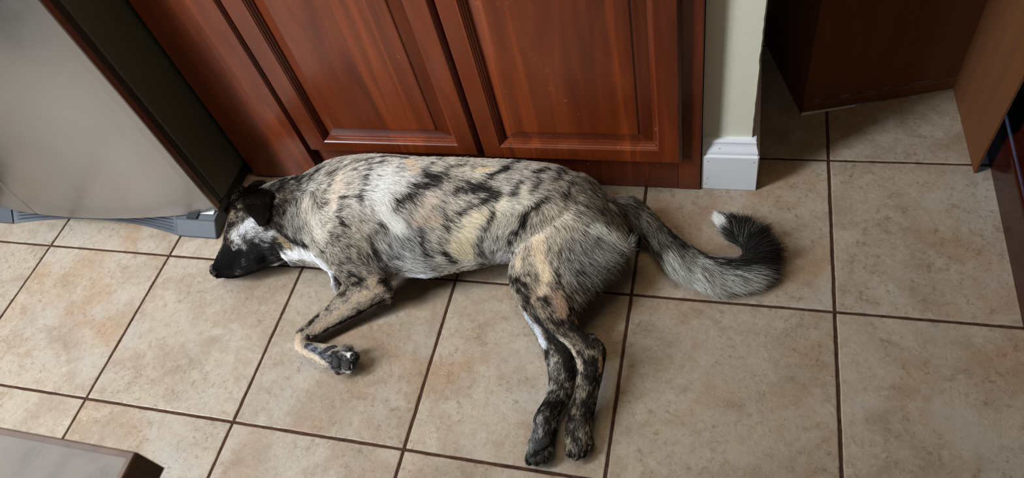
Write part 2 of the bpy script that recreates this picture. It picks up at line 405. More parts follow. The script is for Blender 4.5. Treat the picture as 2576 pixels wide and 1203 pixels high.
# ------------------------------------------------------------------ flattened cardboard carton standing like a screen
def carton():
    root=empty('cardboard_carton',(0,0,0),'large brown cardboard carton standing open behind the stub wall','carton')
    H=3.6; th=.012
    A0=np.array((4.630,2.05)); B=np.array((4.856,1.357)); Cc=np.array((5.690,1.592)); D=np.array((5.716,.935))
    def panel(p,q,name,z0,z1,lift=(0,0),flare=0.0):
        d=(q-p)/np.linalg.norm(q-p); nrm=np.array((d[1],-d[0]))
        n=14; mb=MB(); f0=[];f1=[];rings=[]
        r=random.Random(len(name)*7)
        for k in range(n+1):
            s=k/n; c=p+(q-p)*s; zb=z0+lift[0]*(1-s)+lift[1]*s+ (r.uniform(-.004,.004) if 0<k<n else 0)
            zb=max(zb,.002)
            e=d*flare*s
            rings.append([(c[0],c[1],zb),(c[0]+e[0],c[1]+e[1],z1),(c[0]+e[0]-nrm[0]*th,c[1]+e[1]-nrm[1]*th,z1),(c[0]-nrm[0]*th,c[1]-nrm[1]*th,zb)])
        mb.loops(rings,cap0=True,cap1=True); return mb.obj(name,M_card,root)
    panel(A0,B,'side_panel',.004,H); 
    panel(B,Cc,'front_panel',.10,H)
    panel(Cc,D,'flap_panel',.004,H,flare=.08)
    # bottom turned-under strip with a torn crease
    d=(Cc-B)/np.linalg.norm(Cc-B); nr=np.array((d[1],-d[0]))
    mb=MB(); r=random.Random(5); rings=[]
    for k in range(31):
        s=k/30; c=B+(Cc-B)*s; up=.088+r.uniform(-.004,.004)
        lo=.020*(1-s)**2+.004
        o1=c+nr*(.004+r.uniform(0,.003)); o2=c+nr*.001
        rings.append([(o2[0],o2[1],lo),(o1[0],o1[1],up-.012),(c[0]-nr[0]*.004,c[1]-nr[1]*.004,up),(c[0]-nr[0]*th,c[1]-nr[1]*th,up),(c[0]-nr[0]*th,c[1]-nr[1]*th,lo)])
    mb.loops(rings,cap0=True,cap1=True); mb.obj('bottom_strip',M_cardin,root)
    mb=MB(); rings=[]  # white strip painted in place of backlight leaking under the cardboard
    for k in range(13):
        s=k/12*.36; c=B+(Cc-B)*s+nr*.006; hh=.016*(1-k/12)+.002
        rings.append([(c[0],c[1],.002),(c[0],c[1],.002+hh),(c[0]-nr[0]*.01,c[1]-nr[1]*.01,.002+hh),(c[0]-nr[0]*.01,c[1]-nr[1]*.01,.002)])
    mb.loops(rings,cap0=True,cap1=True); mb.obj('white_edge',M_leak,root)
    return root
carton()

# ------------------------------------------------------------------ dark cabinet at the right
def side_cabinet():
    root=empty('dark_cabinet',(0,0,0),'dark cherry base cabinet with moulded plinth beyond the cardboard flap','cabinet')
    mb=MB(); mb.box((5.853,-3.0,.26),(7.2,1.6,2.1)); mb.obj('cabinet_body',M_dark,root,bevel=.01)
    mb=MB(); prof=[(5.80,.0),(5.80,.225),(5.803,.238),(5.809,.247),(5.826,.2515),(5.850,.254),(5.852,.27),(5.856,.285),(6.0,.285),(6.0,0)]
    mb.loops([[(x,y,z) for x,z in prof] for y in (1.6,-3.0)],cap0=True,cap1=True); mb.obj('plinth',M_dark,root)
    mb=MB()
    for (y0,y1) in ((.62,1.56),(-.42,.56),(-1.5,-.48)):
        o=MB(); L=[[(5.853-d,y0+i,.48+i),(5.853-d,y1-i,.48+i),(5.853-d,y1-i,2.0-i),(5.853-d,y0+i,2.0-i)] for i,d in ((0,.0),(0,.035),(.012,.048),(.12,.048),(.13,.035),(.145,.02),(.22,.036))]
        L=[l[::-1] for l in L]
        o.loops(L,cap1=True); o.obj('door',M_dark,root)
    return root
side_cabinet()

# ------------------------------------------------------------------ small table corner
def table():
    root=empty('side_table',(0,0,0),'small table with mottled grey top and brown wood edge standing nearest the viewer','table')
    X1,Y1,Z=3.165,-1.644,1.85; X0,Y0=1.75,-3.1
    th=.115
    mb=MB()
    def rr(i,z): return [(X0+i,Y0+i,z),(X1-i,Y0+i,z),(X1-i,Y1-i,z),(X0+i,Y1-i,z)]
    mb.loops([rr(.02,Z-.004),rr(0.0,Z-.004-.0),rr(0,Z-th)][1:],cap1=True)
    mb.loops([rr(.0,Z-.004),rr(.004,Z),rr(.017,Z),rr(.017,Z-.012)])
    mb.obj('edge_band',M_rim,root)
    mb=MB(); mb.loops([rr(.0172,Z-.03),rr(.0172,Z-.002)],cap1=True,cap0=True); mb.obj('table_top',M_top,root)
    mb=MB(); i=.16
    for (a,b) in (((X0+i,Y0+i),(X1-i,Y0+i+.05)),((X0+i,Y1-i-.05),(X1-i,Y1-i)),((X0+i,Y0+i+.05),(X0+i+.05,Y1-i-.05)),((X1-i-.05,Y0+i+.05),(X1-i,Y1-i-.05))):
        mb.box((*a,Z-th-.2),(*b,Z-th))
    mb.obj('apron',M_rim,root)
    for sx in (X0+.16,X1-.26):
        for sy in (Y0+.16,Y1-.26):
            mb=MB(); c=(sx+.05,sy+.05)
            mb.loops([[(c[0]+h*a,c[1]+h*b,z) for a,b in ((-1,-1),(1,-1),(1,1),(-1,1))] for h,z in ((.035,0.0),(.055,Z-th-.001))],cap0=True,cap1=True)
            mb.obj('leg',M_rim,root,bevel=.006)
    return root
table()

def floor_mat():
    mb=MB(); r=.08; P=[]
    for cx,cy,a0 in ((-.5,-2.6,0),(-3.6,-2.6,90),(-3.6,-6.6,180),(-.5,-6.6,270)):
        for k in range(6):
            a=math.radians(a0+18*k); P.append((cx+r*math.cos(a),cy+r*math.sin(a)))
    mb.loops([[(x,y,0.0015) for x,y in P],[(x,y,.02) for x,y in P]],cap1=True,cap0=True)
    tag(mb.obj('floor_mat',plain('dark_mat',lin(46,48,46),.9,bump=.5,bscale=300),bevel=.008),'dark floor mat reflected in the top of the refrigerator door','mat')
floor_mat()
def waste_bin():
    root=empty('waste_bin',(0,0,0),'dark green bin beside the refrigerator, seen only as a reflection in its door','bin')
    m=plain('green_plastic',lin(44,54,36),.5); c=(-1.15,-.15)
    def ring(rad,z,n=28): return [(c[0]+rad*math.cos(t),c[1]+rad*math.sin(t),z) for t in np.linspace(0,2*math.pi,n+1)[:-1]]
    mb=MB(); mb.loops([ring(.24,.002),ring(.30,.95),ring(.312,.95),ring(.312,.98),ring(.285,.98),ring(.225,.03)],cap0=True,cap1=True); mb.obj('bin_body',m,root,smooth=False)
    mb=MB(); mb.loops([ring(.318,.985),ring(.318,1.02),ring(.26,1.06),ring(.10,1.085)],cap0=True,cap1=True); mb.obj('lid',m,root)
waste_bin()

# ------------------------------------------------------------------ the dog
def catmull(A, sub):
    A=np.array(A,float); n=len(A); out=[]
    for i in range(n-1):
        p0=A[max(i-1,0)]; p1=A[i]; p2=A[i+1]; p3=A[min(i+2,n-1)]
        for k in range(sub):
            t=k/sub
            out.append(.5*((2*p1)+(-p0+p2)*t+(2*p0-5*p1+4*p2-p3)*t*t+(-p0+3*p1-3*p2+p3)*t**3))
    out.append(A[-1]); return np.array(out)
TH=np.linspace(0,2*np.pi,29)[:-1]
def section(pa,pb,zc,b,pw=2.0,tilt=0.0):
    """ring of an elliptic body section whose visible edges run through two measured points"""
    pa=np.array(pa,float); pb=np.array(pb,float); L=np.linalg.norm(pb-pa); e=(pb-pa)/L
    A=at(*pa,zc); B=at(*pb,zc); c=(A+B)/2; a=np.linalg.norm(B-A)/2; d=(B-A)/(2*a); k=2*a/L
    ct,st=np.cos(TH),np.sin(TH)
    if pw!=2.0:
        ct=np.sign(ct)*np.abs(ct)**(2/pw); st=np.sign(st)*np.abs(st)**(2/pw)
    amin=.25*a
    for _ in range(25):
        P=c+np.outer(a*ct,d)+np.outer(b*st,[0,0,1])+np.outer(a*ct*tilt,[0,0,1])
        s=(proj(P)-pa)@e
        c=c+d*k*((L-(s.max()+s.min()))/2)*.8
        a=max(amin,a+k*(L-(s.max()-s.min()))/2*.7)
    return c+np.outer(a*ct,d)+np.outer(b*st,[0,0,1])+np.outer(a*ct*tilt,[0,0,1])
def loft(st, sub=4, cap=(0,0), pw=2.0):
    """stations (ua,va,ub,vb,zc,b) -> closed tube; cap = rounding length as a share of the end radius"""
    st=[tuple(x)+((0.0,) if len(x)==6 else ()) for x in st]
    D=catmull(st,sub)
    R=[section(x[0:2],x[2:4],x[4],x[5],pw,x[6]) for x in D]
    def capr(ring,prev,amt):
        c=ring.mean(0); t=c-prev.mean(0); t/=np.linalg.norm(t)+1e-9; rad=np.linalg.norm(ring-c,axis=1).mean()
        out=[]
        for q in (.35,.62,.82,.95):
            out.append(c+(ring-c)*math.sqrt(max(0,1-q*q))+t*rad*amt*q)
        return out
    if cap[0]: R=capr(R[0],R[1],cap[0])[::-1]+R
    if cap[1]: R=R+capr(R[-1],R[-2],cap[1])
    return R
def ball(c,r,n=10,ax=None):
    rings=[]; c=np.array(c)
    r=np.array(r if hasattr(r,'__len__') else (r,r,r))
    for i in range(1,n):
        ph=np.pi*i/n
        rings.append([c+np.array((r[0]*math.sin(ph)*math.cos(a),r[1]*math.sin(ph)*math.sin(a),r[2]*math.cos(ph))) for a in TH])
    return rings[::-1]
def mball(u,v,z,r):
    return ball(at(u,v,z),r)

T={}   # body masses
T['torso']=[(738,462,748,632,.20,.165),(790,434,800,676,.235,.20),(850,405,868,700,.26,.235),(912,392,935,716,.275,.255),(985,390,1008,700,.28,.26),
  (1060,397,1070,697,.275,.25),(1150,400,1140,682,.265,.235),(1240,404,1215,668,.255,.22),(1330,410,1285,660,.25,.215),(1405,420,1370,672,.23,.195),(1470,448,1450,670,.205,.17),(1522,488,1535,632,.17,.135),(1550,515,1576,600,.15,.095)]
T['neck']=[(630,495,706,640,.215,.15),(668,467,718,662,.205,.155),(705,454,740,666,.205,.165),(745,445,774,668,.22,.18),(800,440,815,676,.24,.20)]
T['shoulder']=[(800,560,930,520,.33,.14),(818,620,955,585,.34,.145),(838,680,972,650,.32,.135),(862,712,985,705,.245,.125),(872,722,990,738,.20,.10)]
T['forearm']=[(880,705,990,728,.205,.095),(868,726,968,752,.165,.082),(838,755,912,786,.125,.068),(800,788,862,815,.095,.058),(762,818,815,842,.078,.053),(742,840,788,858,.07,.053),(737,862,782,868,.068,.053),(745,884,792,866,.068,.052),(766,900,812,868,.07,.05),(798,916,845,872,.074,.055),(826,929,870,876,.078,.058),(846,938,886,888,.076,.05)]
T['chest_leg']=[(800,640,872,640,.12,.10),(815,676,868,690,.11,.09),(828,704,858,716,.10,.07),(838,724,850,728,.09,.045)]
T['thigh']=[(1345,500,1545,520,.24,.13),(1318,560,1572,578,.25,.14),(1298,615,1570,618,.255,.14),(1283,670,1525,672,.255,.13),(1284,718,1478,722,.25,.115),(1304,760,1450,770,.24,.095),(1340,800,1450,808,.23,.082),(1388,840,1472,842,.22,.07),(1428,872,1508,862,.205,.062),(1447,905,1523,884,.185,.058),(1452,940,1518,930,.165,.052),(1446,985,1505,985,.135,.05),(1433,1025,1497,1028,.11,.05),(1425,1062,1490,1062,.09,.055),(1422,1098,1487,1096,.075,.055),(1426,1128,1478,1124,.065,.045)]
T['hock']=[(1480,842,1506,858,.205,.035),(1490,862,1521,874,.195,.045),(1490,892,1524,896,.18,.045),(1488,920,1516,916,.165,.035)]
T['under_leg']=[(1286,690,1400,700,.13,.10),(1294,745,1420,770,.125,.095),(1322,802,1440,830,.12,.085),(1352,858,1450,885,.11,.075),(1372,910,1450,925,.10,.066),(1380,960,1446,968,.09,.058),(1370,1005,1428,1012,.08,.052),(1350,1040,1408,1046,.08,.052),(1340,1075,1402,1078,.075,.052),(1331,1110,1394,1110,.07,.05),(1325,1142,1384,1138,.062,.045)]
T['tail']=[(1532,500,1578,580,.20,.09),(1584,502,1606,586,.165,.08),(1626,526,1638,616,.13,.075),(1660,562,1672,660,.10,.07),(1712,604,1716,692,.085,.065),(1768,638,1772,714,.08,.058),(1826,650,1842,718,.075,.05),(1862,648,1902,694,.07,.046),(1868,624,1926,632,.07,.044),(1848,604,1892,582,.065,.038),(1824,584,1852,558,.06,.03),(1804,560,1822,543,.055,.02)]
T['head']=[(700,478,730,640,.205,.14),(655,476,722,652,.205,.15),(618,492,706,662,.205,.16),(588,522,690,668,.20,.16),(571,555,672,674,.188,.148),(564,584,652,682,.172,.13),
  (560,610,632,690,.15,.11),(551,632,612,697,.13,.092),(543,650,592,700,.115,.08),(535,667,570,700,.10,.07),(530,678,552,698,.09,.055)]
def dog_body():
    mb=MB()
    def put(name,**k): mb.loops(loft(T[name],**k),cap0=True,cap1=True)
    put('torso',cap=(.4,.7),pw=2.15); put('neck',cap=(.3,.3)); put('shoulder',cap=(.5,.5)); put('forearm',cap=(.4,.5)); put('chest_leg',cap=(.5,.8))
    put('thigh',cap=(.5,.6)); put('hock',cap=(.6,.6)); put('under_leg',cap=(.5,.6)); put('tail',cap=(.4,.8)); put('head',cap=(.4,.55))
    # cheeks, brow, muzzle, toes
    for (u,v,z,r) in ((603,636,.205,(.055,.04,.028)),(648,628,.235,(.09,.09,.06)),(640,545,.30,(.10,.12,.05)),(590,676,.125,(.06,.05,.045)),
                      (1500,560,.24,(.14,.16,.11)),(1420,500,.26,(.2,.16,.13)),
                      # toes of the bent front paw
                      (852,930,.070,(.035,.03,.030)),(876,922,.085,(.038,.036,.034)),(886,898,.095,(.034,.034,.032)),(872,880,.10,(.03,.03,.03)),
                      # hind toes
                      (1434,1130,.055,(.022,.034,.036)),(1450,1138,.060,(.022,.036,.038)),(1468,1130,.055,(.022,.034,.036)),(1482,1112,.05,(.020,.032,.034)),
                      (1333,1150,.055,(.022,.034,.034)),(1352,1152,.062,(.024,.034,.036)),(1372,1146,.06,(.022,.034,.034)),(1385,1125,.06,(.020,.03,.032))):
        mb.loops(mball(u,v,z,r),cap0=True,cap1=True)
    src=mesh_obj('tmp_body',mb.v,mb.f,M_tile)
    m=src.modifiers.new('r','REMESH'); m.mode='VOXEL'; m.voxel_size=.0045; m.adaptivity=0
    sm=src.modifiers.new('s','SMOOTH'); sm.factor=.5; sm.iterations=5
    dg=bpy.context.evaluated_depsgraph_get(); me=bpy.data.meshes.new_from_object(src.evaluated_get(dg))
    bpy.data.objects.remove(src); me.name='dog'
    n=len(me.vertices); co=np.empty(n*3,np.float32); me.vertices.foreach_get('co',co); co=co.reshape(-1,3)
    co[:,2]=np.maximum(co[:,2],.004)          # pressed flat where it lies on the floor
    co[:,1]=np.minimum(co[:,1],.684*S)        # and where the back touches the cabinet doors
    me.vertices.foreach_set('co',co.ravel()); me.polygons.foreach_set('use_smooth',[True]*len(me.polygons)); me.update()
    me.materials.clear()
    o=bpy.data.objects.new('dog',me); COL.objects.link(o)
    return tag(o,'brindle dog asleep on its side on the tiles, head by the refrigerator','dog')
DOG=dog_body()

# ------------------------------------------------------------------ coat: markings, flow and fur
_me=DOG.data; _me.calc_loop_triangles()
NV=len(_me.vertices); VCO=np.empty(NV*3,np.float32); _me.vertices.foreach_get('co',VCO); VCO=VCO.reshape(-1,3).astype(float)
VNO=np.empty(NV*3,np.float32); _me.vertices.foreach_get('normal',VNO); VNO=VNO.reshape(-1,3).astype(float)
TRI=np.empty(len(_me.loop_triangles)*3,np.int32); _me.loop_triangles.foreach_get('vertices',TRI); TRI=TRI.reshape(-1,3)
BV=BVHTree.FromPolygons([tuple(v) for v in VCO],[tuple(t) for t in TRI])
def on(u,v):
    """measured point -> place on the dog's skin (metres)"""
    d=ray(u,v); d=d/np.linalg.norm(d)
    h=BV.ray_cast(Vector(CAM*S),Vector(d))
    if h[0] is not None: return np.array(h[0])
    return np.array(BV.find_nearest(Vector(at(u,v,.15)*S))[0])
_P=[(rng.integers(0,2**31)) for _ in range(4)]
def vnoise(P,seed=0):
    P=np.asarray(P,float); I=np.floor(P).astype(np.int64); F=P-I; F=F*F*(3-2*F)
    def h(i,j,k):
        x=(i*374761393+j*668265263+k*2147483647+seed*144665)&0xffffffff
        x=((x^(x>>13))*1274126177)&0xffffffff; x=x^(x>>16)
        return (x&0xffff)/65535.0
    r=0
    for a in(0,1):
        for b in(0,1):
            for c in(0,1):
                w=(F[:,0] if a else 1-F[:,0])*(F[:,1] if b else 1-F[:,1])*(F[:,2] if c else 1-F[:,2])
                r=r+w*h(I[:,0]+a,I[:,1]+b,I[:,2]+c)
    return r
def segdist(P,A,B):
    ab=B-A; t=np.clip(((P-A)@ab)/max(ab@ab,1e-12),0,1)
    return np.linalg.norm(P-(A+t[:,None]*ab),axis=1)
PXM=.00096                       # about one metre-per-measured-unit on the dog
# dark strokes, brindle plus painted crease and neck shade: (points, half width, darkness)
DARK=[
 ([(838,412),(873,393),(948,383)],8,.62),([(890,411),(965,395),(1006,399)],10,.72),([(878,433),(892,423),(940,412),(956,403)],8,.62),
 ([(810,450),(856,425),(878,412)],7,.6),([(811,480),(843,437)],5,.65),([(915,428),(904,453),(903,470),(892,492),(895,508)],9,.74),  # the short middle stroke paints shade into a crease
 ([(810,511),(833,506),(865,497),(890,494)],9,.66),([(843,526),(843,546),(866,566)],10,.7),
 ([(1108,437),(1075,455),(1032,480),(1002,500),(977,530),(962,555)],19,.74),([(1050,433),(1080,450)],14,.85),([(1035,462),(1072,464)],13,.85),
 ([(740,455),(770,450),(790,436)],14,.8),([(735,470),(750,520)],12,.55),
 ([(1050,428),(1075,411),(1091,400),(1125,388)],9,.64),([(1125,421),(1158,411),(1200,395)],9,.68),
 ([(1142,472),(1191,470),(1232,480)],13,.88),([(1147,455),(1185,463)],8,.7),([(1232,486),(1208,500),(1175,511),(1141,536)],12,.78),
 ([(1291,405),(1258,426),(1224,441),(1208,456),(1191,464)],10,.88),
 ([(1298,454),(1274,486),(1250,503),(1233,525),(1224,545),(1221,565)],8,.78),([(1113,511),(1100,525)],7,.55),([(1103,550),(1150,545)],8,.52),
 ([(1113,548),(1110,575),(1106,592),(1090,617),(1105,640),(1126,656)],12,.74),([(1125,570),(1156,570)],8,.62),
 ([(1045,570),(1046,600),(1055,620),(1056,652)],10,.68),([(1221,553),(1205,582),(1195,603),(1200,623),(1210,648),(1216,668)],10,.62),
 ([(1166,648),(1190,672)],9,.42),([(1255,590),(1262,640)],9,.5),
 ([(1260,422),(1287,407),(1306,400),(1333,396)],8,.82),([(1324,431),(1360,422),(1372,406)],9,.84),([(1322,440),(1348,446),(1337,462),(1320,482)],7,.66),
 ([(1297,453),(1287,471),(1269,493)],6,.66),([(1379,404),(1399,426),(1384,442)],11,.78),([(1428,455),(1419,475),(1412,492)],8,.88),
 ([(1359,497),(1340,515),(1324,545),(1306,572),(1284,602)],8,.86),([(1439,500),(1435,522)],9,.55),([(1480,445),(1516,466),(1528,510)],16,.66),  # the first stroke paints the shaded crease before the thigh
 ([(1443,526),(1452,563),(1470,574)],9,.5),([(1388,403),(1460,428)],9,.66),([(1370,540),(1345,560)],8,.45),
 ([(1298,629),(1277,675),(1291,700),(1318,712)],10,.82),([(1318,690),(1345,685)],9,.78),([(1302,722),(1322,747),(1312,768)],13,.84),
 ([(1350,648),(1341,668)],7,.55),([(1395,643),(1391,675),(1395,712),(1417,740)],11,.74),([(1437,623),(1442,640)],8,.72),
 ([(1358,745),(1375,752)],9,.74),([(1582,571),(1572,602),(1547,618),(1526,630)],9,.92),([(1455,716),(1490,722)],12,.5),
 ([(1424,770),(1432,800),(1447,820)],12,.84),([(1314,758),(1336,774)],9,.82),([(1381,798),(1406,820)],8,.72),([(1419,792),(1442,825),(1473,850)],13,.92),
 ([(1340,790),(1370,812),(1400,838)],6,.7),
 ([(745,825),(820,780),(855,737),(904,702)],9,.72),([(805,805),(867,765),(905,735)],8,.5),([(800,842),(880,801),(992,743)],6,.9),
 ([(974,712),(994,742)],10,.88),([(780,867),(830,904)],10,.62),
 ([(920,592),(940,633),(960,675),(973,708),(994,735)],8,.8),([(830,598),(865,617),(881,638),(856,655)],15,.55),([(860,567),(870,592)],11,.56),  # the first stroke paints the shaded armpit crease
 ([(865,683),(890,695),(922,712)],8,.86),([(793,608),(816,641)],9,.66),([(845,660),(862,690)],10,.6),
 ([(690,575),(728,600),(768,612)],9,.88),([(690,470),(705,520),(690,560)],14,.75),([(700,455),(750,450)],9,.8),  # the first stroke paints the shading of the lower neck
 ([(730,560),(760,590)],10,.5),
 ([(602,572),(630,590),(652,612)],3.5,.85),([(592,590),(617,606),(642,614)],3,.8),([(622,560),(650,586)],3.5,.8),([(597,545),(627,567)],5,.8),([(640,622),(662,600)],4,.85),([(606,600),(632,618)],3,.8),([(575,560),(596,575)],5,.8),
 # tail
 ([(1585,497),(1640,533),(1700,588),(1760,629),(1830,646)],8,.85),([(1600,590),(1640,628)],9,.75),([(1650,620),(1655,660)],7,.6),
 ([(1880,650),(1920,640),(1905,600),(1870,570)],42,.96),([(1840,560),(1862,590)],16,.9),([(1700,690),(1780,720)],9,.35),
]
# solid patches: (points, half width, darkness, light colour)
BLACK=(22,20,20)
PATCH=[
 # throat and chest white
 ([(705,645),(745,632),(775,636)],15,.10,(226,226,228)),([(775,640),(805,660),(825,690),(838,722)],15,.05,(232,234,238)),
 ([(838,690),(850,715)],8,.45,(200,200,204)),([(690,662),(720,655)],8,.55,(190,192,196)),
 ([(1005,700),(1060,694)],16,.15,(222,226,232)),([(1262,640),(1270,660)],16,.2,(214,212,216)),
 ([(1130,610),(1155,640),(1170,560),(1205,530)],15,.10,(228,214,184)),([(1258,500),(1245,520)],9,.1,(226,214,190)),
 ([(960,440),(950,490),(985,560)],16,.10,(216,216,212)),([(1350,600),(1356,660),(1372,690)],11,.06,(226,208,178)),
 ([(1306,640),(1300,668)],7,.15,(220,205,178)),([(1300,470),(1305,505)],9,.1,(222,214,196)),
 ([(1395,735),(1412,770)],12,.25,(182,150,122)),([(1355,725),(1370,715)],8,.2,(205,185,160)),
 ([(840,455),(835,490),(830,520)],11,.2,(206,190,172)),([(775,500),(790,560),(795,590)],14,.22,(206,200,188)),([(730,520),(745,570)],16,.38,(160,156,148)),
 ([(1015,405),(1030,425)],12,.2,(210,188,162)),([(1085,490),(1060,520)],16,.28,(206,190,174)),([(1190,428),(1215,425)],8,.12,(216,190,150)),
 ([(1090,545),(1030,545)],10,.3,(200,180,160)),
 # rear fluff
 ([(1490,560),(1525,580),(1545,605)],17,.3,(200,200,192)),([(1480,640),(1540,650),(1580,625)],20,.34,(172,172,164)),([(1490,690),(1520,680)],16,.5,(140,140,132)),
 # forearm fawn, wrist, paw
 ([(960,720),(900,752),(850,790),(800,826)],9,.10,(180,161,136)),([(930,712),(955,722)],14,.22,(176,152,124)),([(750,842),(745,870),(775,905),(820,930)],8,.12,(200,182,158)),
 ([(770,868),(800,886),(835,908)],8,.58,(150,158,170)),([(842,900),(862,912),(882,903)],25,.70,(150,150,150)),([(860,885),(876,893)],4,.1,(200,200,196)),([(866,936),(874,940)],4,.15,(196,190,180)),
 # tail
 ([(1660,650),(1720,690),(1790,710),(1850,705)],22,.30,(186,186,178)),([(1600,545),(1640,585)],16,.42,(150,148,136)),([(1800,540),(1815,560),(1828,575)],13,.04,(232,234,234)),
 ([(1802,532),(1808,552)],9,.0,(240,240,240)),
 # hind feet
 ([(1410,930),(1400,1000),(1375,1060),(1365,1140)],42,.72,(176,170,158)),([(1490,900),(1480,980),(1465,1060),(1455,1130)],42,.74,(172,158,136)),
 ([(1345,800),(1420,880),(1440,940)],14,.86,(150,146,136)),
 ([(1314,789),(1352,834),(1366,864)],8,.3,(206,212,222)),([(1385,880),(1392,930),(1385,975)],8,.55,(176,172,162)),
 ([(1405,846),(1446,893),(1462,922),(1462,950)],9,.36,(206,192,172)),([(1466,940),(1464,980)],8,.6,(170,156,136)),([(1360,1055),(1345,1100),(1330,1140)],10,.5,(160,160,162)),
 ([(1512,895),(1512,925)],5,.2,(168,128,98)),([(1452,1080),(1448,1120)],9,.72,(150,146,136)),
 # head: brindle forehead, black mask
 ([(600,500),(590,540),(580,580)],26,.72,(150,130,104)),([(640,520),(660,560)],30,.8,(80,64,50)),
 ([(592,585),(615,572),(640,585),(655,600)],24,.46,(206,204,206)),([(590,592),(600,610),(588,620)],12,.26,(232,230,230)),([(625,555),(610,575)],11,.2,(212,214,220)),
 ([(650,600),(672,590),(668,615)],9,.4,(190,190,192)),([(690,610),(672,635),(690,640)],16,.86,(120,116,110)),
 ([(700,600),(720,615)],9,.4,(170,140,104)),([(578,604),(580,612)],6,.35,(196,150,104)),([(566,560),(568,600)],8,.7,(140,116,92)),
 ([(534,686),(560,660),(585,655),(612,662),(640,660)],38,1.0,BLACK),([(545,690),(575,697),(612,694),(645,682)],16,1.0,BLACK),([(575,630),(600,640)],18,1.0,BLACK),([(640,645),(660,665)],18,.97,BLACK),
 ([(600,610),(612,618)],7,.45,(170,170,172)),
 ([(680,668),(700,660)],7,.25,(196,200,206)),
]
# base light colour / darkness anchors
BASE=[(760,520,(196,190,178),.36),(700,520,(140,124,98),.6),(830,480,(206,192,172),.34),(880,600,(188,174,152),.42),(960,470,(212,210,204),.24),(1000,620,(190,190,188),.42),
 (1060,480,(200,190,176),.36),(1150,440,(206,194,172),.34),(1150,600,(222,210,184),.2),(1230,620,(196,194,182),.38),(1320,440,(196,184,168),.34),(1300,520,(206,200,184),.26),
 (1400,470,(176,160,138),.42),(1470,470,(140,122,96),.5),(1520,520,(124,108,82),.55),(1400,560,(204,190,168),.3),(1360,640,(206,190,164),.32),(1450,640,(168,168,160),.44),(1540,620,(180,182,176),.38),
 (1360,740,(184,158,128),.4),(1430,800,(150,122,94),.6),(1600,550,(140,134,116),.5),(1680,600,(130,126,110),.5),(1750,690,(178,178,168),.42),(1840,660,(120,118,106),.6),(930,720,(178,156,130),.4),(800,820,(182,162,138),.3)]
_bp=np.array([on(u,v) for u,v,_,_ in BASE]); _bc=np.array([lin(*[.62*x+.38*(sum(c)/3) for x in c]) for *_,c,_ in BASE]); _bd=np.array([d+.05 for *_,d in BASE])
_dk=[([on(*p) for p in pts],hw,s) for pts,hw,s in DARK]; _pt=[([on(*p) for p in pts],hw,d,np.array(lin(*[.78*x+.22*(sum(c)/3) for x in c]))) for pts,hw,d,c in PATCH]
def coat(P):
    """darkness and light colour of the coat at points on the skin"""
    P=np.asarray(P)
    d2=((P[:,None,:]-_bp[None])**2).sum(2); w=1/(d2+.0004)**2; w/=w.sum(1,keepdims=True)
    col=w@_bc; dark=w@_bd
    wob=(vnoise(P*55,1)-.5)*.9+(vnoise(P*140,2)-.5)*.5
    wob=wob+(vnoise(P*320,3)-.5)*.7; wt=1+wob*.8
    for pts,hw,s in _dk:
        d=np.min([segdist(P,a,b) for a,b in zip(pts[:-1],pts[1:])],axis=0)
        k=np.exp(-(d/(hw*PXM*.95*np.maximum(wt,.2)))**2); dark=dark+(np.maximum(s,dark)-dark)*k
    for pts,hw,dk,c in _pt:
        d=np.min([segdist(P,a,b) for a,b in zip(pts[:-1],pts[1:])],axis=0)
        q=d/(hw*PXM*np.maximum(wt,.2)); k=1/(1+np.exp((q-1)*5.5)); k=k*(q<2.2)
        dark=dark*(1-k)+(dk if dk>.9 else dk+.05)*k; col=col*(1-k[:,None])+c*k[:,None]
    q=np.clip((dark-.5)/.2,0,1); amp=np.clip((.965-dark)*6,0,1)*np.clip(dark*5,0,1)*(.36+.64*q*q*(3-2*q))
    dark=dark+amp*(.50*(vnoise(P*48,7)-.5)+.55*(vnoise(P*115,8)-.5)+.4*(vnoise(P*260,9)-.5))
    return np.clip(dark,0,1),col
DKC=np.array(lin(30,27,26)); 
